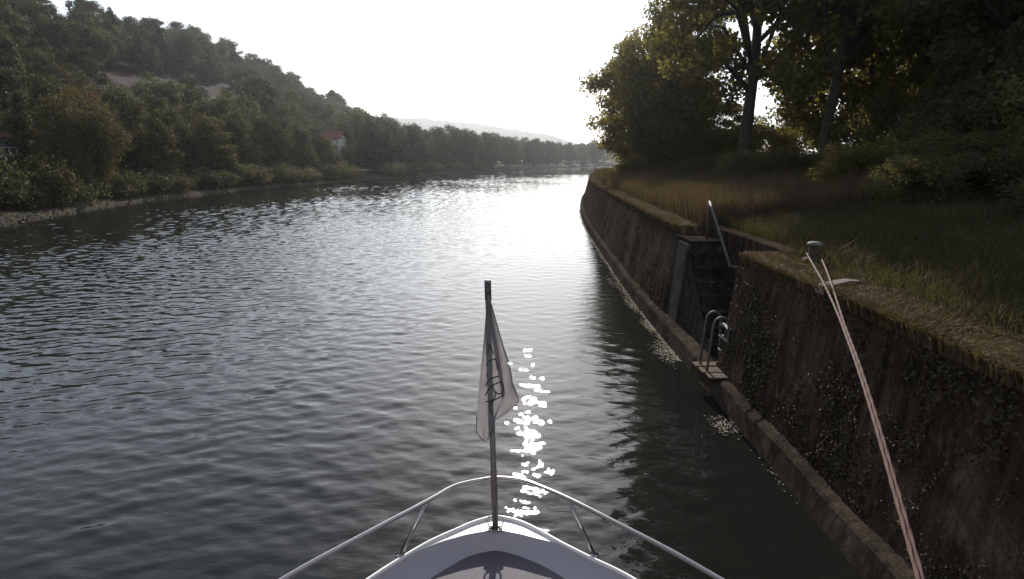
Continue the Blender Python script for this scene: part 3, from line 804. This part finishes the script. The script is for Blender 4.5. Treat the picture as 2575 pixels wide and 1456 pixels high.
for i in range(14):
    y = 372+9*i; s = 1.0+0.25*random.random()
    put('bank_tree', 'tree', shore_kinds[i%4], ('leaf_dark','leaf_mid')[i%2], shore(y)-3-14*random.random(), y, 'hazy tree closing the view where the river bends out of sight', (s*1.2,s*1.2,s), 'trees at the far river bend')
for i, (y, d) in enumerate([(76,2.0),(84,1.8),(91,1.6),(97,2.0),(102,1.6),(105,2.4),(119,1.6),(123,2.6),(128,1.6),(140,1.8),(158,2),(176,2),(70,2.2)]):
    s = 0.7+0.35*random.random()
    put('shrub', 'shrub', bush_kinds[i%3], 'leaf_pale' if i%4 != 3 else 'leaf_olive', shore(y)-d, y, 'low pale shrub growing at the waterline of the far shore', (s*1.2,s*1.2,s*0.9), 'pale shrubs along the waterline')

for i in range(22):
    y = 35+3.1*i; s = 0.5+0.3*random.random()
    put('shrub', 'shrub', bush_kinds[i%3], ('leaf_mid','leaf_dark','leaf_olive')[i%3], shore(y)-1.5-0.9*random.random(), y, 'low dark green shrub in the undergrowth just above the shore stones', (s*1.3,s*1.3,s*0.9), 'undergrowth above the shore stones')
put('shrub', 'shrub', bush_kinds[1], 'leaf_olive', -31.6, 109.5, 'tall olive shrub right in front of the white house', (1.2,1.2,1.5))
put('shrub', 'shrub', bush_kinds[2], 'leaf_mid', -30.2, 111.5, 'green shrub at the right corner of the white house', (1.1,1.1,2.0))
# --- houses on the far bank
def house(name, label, x0, x1, y0, y1, zb, ze, zr, wall, along='x', over=0.5):
    hs = empty(name, ((x0+x1)/2, (y0+y1)/2, zb), label, 'house')
    m = MB(); m.box(x0, x1, y0, y1, zb-1, ze); 
    if along == 'x':
        ym = (y0+y1)/2
        for x in (x0, x1): m.add([(x,y0,ze),(x,y1,ze),(x,ym,zr-0.1)], [(0,1,2)] if x == x1 else [(0,2,1)])
        m.build('wall', wall, hs)
        rf = MB()
        for s, ye in ((-1, y0-over), (1, y1+over)):
            zz = ze-over*(zr-ze)/((y1-y0)/2)
            top_ = [(x0-over,ye,zz),(x1+over,ye,zz),(x1+over,ym,zr),(x0-over,ym,zr)]
            rf.add(top_+[(p[0],p[1],p[2]-0.16) for p in top_], [(0,1,2,3) if s < 0 else (3,2,1,0), (7,6,5,4) if s < 0 else (4,5,6,7), (0,4,5,1),(1,5,6,2),(2,6,7,3),(3,7,4,0)])
    rf.build('roof', M['roof'], hs)
    return hs
hs = house('chalet_house', 'dark walled house with long red tiled roof and balcony at the left edge', -66, -46.9, 60.5, 68, 2.4, 5.95, 7.45, M['plasterdark'])
m = MB(); m.box(-66, -46.8, 59.3, 60.49, 3.75, 3.90, 0.02); bal = m.build('balcony', M['plasterdark'], hs)
m = MB(); m.box(-66, -46.8, 59.28, 59.36, 4.62, 4.70, 0.01)
for k in range(28): m.box(-65.9+0.7*k, -65.82+0.7*k, 59.29, 59.35, 3.9, 4.62)
m.build('railing', M['whitepaint'], bal, origin=hs.location)
for x in (-62, -57.5, -53, -49):
    m = MB(); m.box(x, x+1.3, 60.44, 60.52, 4.0, 5.4, 0.02); w = m.build('window', M['galv'], hs)
    m = MB(); m.box(x+0.08, x+1.22, 60.42, 60.45, 4.08, 5.32); m.build('pane', M['glass'], w, origin=hs.location)
hs = house('white_house', 'small white rendered house with brown tiled roof half hidden by riverside trees', -35.0, -32.2, 116, 122, 2.3, 7.5, 8.7, M['plaster'])
for x, z in ((-34.6, 5.4), (-33.2, 3.0)):
    m = MB(); m.box(x, x+0.9, 115.95, 116.03, z, z+1.2, 0.02); w = m.build('window', M['concrete'], hs)
    m = MB(); m.box(x+0.08, x+0.82, 115.93, 115.96, z+0.08, z+1.12); m.build('pane', M['glass'], w, origin=hs.location)
m = MB(); m.box(-33.6, -31.5, 107.0, 108.4, 1.9, 2.08, 0.03); m.box(-33.4, -33.2, 107.2, 108.2, 0.9, 1.9); m.box(-31.9, -31.7, 107.2, 108.2, 0.9, 1.9)
tag(m.build('stone_bench', M['whitepaint']), 'pale flat slab bench on the lawn in front of the white house', 'bench')
# pale flecks added to draw the glinting lines at the far waterline
quad = []
for y0, y1, n in ((100,108,60),(112,128,240),(150,176,120),(186,206,160),(226,262,260)):
    for _ in range(n):
        y = y0+(y1-y0)*rng.random(); quad.append(fleck(shore(y)+0.15+0.35*rng.random(), y, 0.16+0.16*rng.random(), 0.02))
tag(link_mesh('glint_strip', np_mesh('glint_strip', np.array(quad), 5), M['foam_and_glint']), 'thin strips of pale flecks painting the glints at the far waterline', 'glints', kind='stuff')

# --- right bank trees
def bank_z(x, y):
    d = x-(wall_top(y)+0.42); return QZ+float(np.interp(d, rd, rz))
def put_r(kind, cat, ms, mat, x, y, lab, sc=(1,1,1), group=None, rz=0.0, dz=-0.1):
    return plant(kind, cat, ms, M[mat], (x, y, bank_z(x, y)+dz), lab, group, rz, sc)
over = grow(300, 9.0, 4.0, 0.9, 120, 46000, 0.15, 0.19, 'round', 12, 0.7, 0.22)
tall = [grow(310+k, 17, 5.4, 3.0, 200, 46000, 0.16, 0.13, 'egg', 26, 0.7, (0.25,0.16,0.26)[k]) for k in range(3)]
under = [grow(330+k, 4.2, 2.6, 0.1, 60, 20000, 0.12, 0.27, 'round', 7, 0.85, 0.08) for k in range(3)]
put_r('riverside_tree', 'tree', over, 'leaf_yellow', 9.0, 41, 'sunlit yellow green tree leaning out over the quay wall, nearest the river', (1.0,1.0,1.0))
put_r('riverside_tree', 'tree', over, 'wood_mid', 8.9, 34, 'olive tree directly behind the sunlit leaning one, trunk half hidden', (0.8,0.8,1.0), None, 2.0)
put_r('riverside_tree', 'tree', over, 'wood_mid', 12.5, 52, 'smaller green tree farthest along the right bank', (1.0,1.0,1.0), None, 4.0)
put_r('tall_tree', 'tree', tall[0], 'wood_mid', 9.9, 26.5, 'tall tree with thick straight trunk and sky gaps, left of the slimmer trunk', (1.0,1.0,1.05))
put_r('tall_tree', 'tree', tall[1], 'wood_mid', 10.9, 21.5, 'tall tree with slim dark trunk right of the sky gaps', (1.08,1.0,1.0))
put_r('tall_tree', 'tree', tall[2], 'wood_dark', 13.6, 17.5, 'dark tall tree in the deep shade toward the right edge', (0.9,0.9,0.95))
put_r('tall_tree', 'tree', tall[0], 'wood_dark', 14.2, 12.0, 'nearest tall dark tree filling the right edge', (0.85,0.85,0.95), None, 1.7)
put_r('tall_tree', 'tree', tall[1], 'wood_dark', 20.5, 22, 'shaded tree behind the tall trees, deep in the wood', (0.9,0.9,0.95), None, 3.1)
for i, (x, y, sc_, mt, lab) in enumerate([(15.3,27,1.0,'wood_mid','round green tree filling the space right of the slim trunk'),(17.2,21,1.0,'wood_dark','dense dark tree of middle height toward the right edge'),
        (14.6,14.2,0.72,'wood_dark','low dark tree by the right edge, above the near grass'),(20.5,30,1.1,'wood_mid','olive tree glimpsed at the back of the wood'),(12.4,38,0.7,'wood_mid','light olive tree seen between the two tall trunks'),(15.8,18.3,0.8,'wood_mid','dull green low tree in the shade of the tall ones')]):
    put_r('bank_tree', 'tree', over, mt, x, y, lab, (sc_,sc_,sc_*(0.62 if i == 4 else 1.0)), None, 1.1*i+0.6)
sh_lab = ['dense dark shrub at the foot of the thick trunked tree','dark shrub under the slim trunked tree','lit yellow green shrub in the gap between the two tall trunks','leafy shrub right of the slim trunk','dark shrub in shade toward the right edge','large dark shrub at the far right edge above the grass','dark shrub behind the bollard, deep in shade','green shrub under the leaning yellow tree','small shrub at the bend of the quay wall','low shrub left of the thick trunk','broad dark shrub between the bollard and the wood','shaded shrub deep behind the right edge grass']
sh = [(11.8,29,0.55),(12.4,20.5,0.6),(14.5,31,0.65),(14.8,22,0.75),(13.6,14.5,0.9),(13.2,9.6,1.1),(12.4,17,0.65),(10.2,37,0.6),(9.2,44,0.7),(10.6,32,0.6),(11.9,12.4,0.7),(17.5,16.5,1.2)]
for i, (x, y, s) in enumerate(sh):
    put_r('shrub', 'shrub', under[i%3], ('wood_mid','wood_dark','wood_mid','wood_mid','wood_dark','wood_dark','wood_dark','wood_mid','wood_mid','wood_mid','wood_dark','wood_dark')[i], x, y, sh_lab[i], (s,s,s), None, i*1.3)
for i, (x, y, s_) in enumerate([(8.3,12.5,0.34),(9.6,10.2,0.42),(9.0,15.5,0.40),(10.4,14.2,0.45),(8.8,19.8,0.38),(10.2,17.2,0.42),(8.9,23.5,0.40),(8.4,28.5,0.36),(10.8,8.3,0.45),(8.6,33.5,0.40),(9.7,12.6,0.38),(7.9,40.5,0.35),(11.6,10.6,0.5),(8.3,8.8,0.28)]):
    put_r('weed_clump', 'weeds', under[i%3], ('wood_dark','grass','wood_mid')[i%3], x, y, 'low leafy weed clump where the quay grass meets the wood', (s_*1.2,s_*1.2,s_*0.75), 'weed clumps at the edge of the wood', i*0.9)
m = MB(); z = bank_z(9.3, 18.2); m.tube([(9.3,18.2,z-0.1),(9.28,18.2,z+0.7),(9.25,18.2,z+1.35)], 0.02, 8)
tag(m.build('marker_stake', M['galv']), 'thin pale stake standing in the grass before the slim trunk', 'stake')

# --- grass on the right bank
def blades(name, n, region, hgt, wid, mat, seed, lean=0.35, label='', cat='grass'):
    rng = np.random.default_rng(seed); X = np.empty((n,3)); k = 0
    while k < n:
        x, y = region(rng)
        if NY0-0.1 < y < NY1+0.1 and x < NX+0.3: continue
        X[k] = (x, y, bank_z(x, y)); k += 1
    cl = np.array([vnoise(p[0]*1.1, p[1]*1.1) for p in X]); h = hgt[0]+(hgt[1]-hgt[0])*(rng.random(n)*0.5+cl*0.6)
    a = rng.random(n)*6.283; b_ = rng.random(n)*6.283; w = wid*1.5*(0.6+rng.random(n)*0.8); ln = lean*h*(0.3+rng.random(n))
    d = np.stack([np.cos(a), np.sin(a), np.zeros(n)], 1)*w[:,None]; l_ = np.stack([np.cos(b_)*ln, np.sin(b_)*ln, h], 1)
    dn = np.array([0, 0, 0.08]); midp = X+l_*np.array([0.35,0.35,0.6])
    V = np.stack([X-d-dn, X+d-dn, midp+d*0.75, midp-d*0.75, midp-d*0.75, midp+d*0.75, X+l_+d*0.12, X+l_-d*0.12], 1)
    return tag(link_mesh(name, np_mesh(name, V.reshape(-1,3), 4), mat), label, cat, kind='stuff')
def reg(y0, y1, d0, d1, p=1.0, q=1.0):
    def f(rng):
        y = y0+(y1-y0)*rng.random()**p; return wall_top(y)+d0+(d1-d0)*rng.random()**q, y
    return f
blades('dry_grass', 64000, reg(13.2, 60, 0.45, 6.5, 1.5), (0.2, 0.75), 0.0055, M['drygrass'], 41, 0.4, 'tall dry brown grass on the bank beyond the steps')
blades('grass', 85000, reg(1.5, 20, 0.55, 9, 1.1), (0.05, 0.30), 0.0035, M['grass'], 42, 0.8, 'rough green grass on the shaded quay top')
blades('straw_grass', 5000, reg(1.5, 18, 0.6, 8, 1.1), (0.1, 0.45), 0.003, M['drygrass'], 45, 1.1, 'sparse straw stalks among the rough green grass')
def edge_reg(rng):
    y = 1.0+50*rng.random()**1.8; return wall_top(y)-0.05+(0.62*rng.random()**1.5), y
blades('edge_moss', 80000, edge_reg, (0.02, 0.12), 0.005, M['moss'], 43, 1.3, 'sunlit ochre moss and stubble along the quay edge', 'moss')

# ---------------------------------------------------------------- morning haze
hz = MB(); hz.box(-3800, 3800, -350, 5500, -3.0, 190)
M['haze'] = bpy.data.materials.new('morning_haze'); M['haze'].use_nodes = True
nt = M['haze'].node_tree; nt.nodes.remove(nt.nodes['Principled BSDF'])
pv = nt.nodes.new('ShaderNodeVolumePrincipled'); pv.inputs['Color'].default_value = (0.93, 0.95, 1.0, 1)
pv.inputs['Density'].default_value = 0.00022; pv.inputs['Anisotropy'].default_value = 0.78
nt.links.new(pv.outputs[0], nt.nodes['Material Output'].inputs['Volume'])
tag(hz.build('haze', M['haze']), 'thin pale morning haze over the river valley', 'haze', kind='stuff')
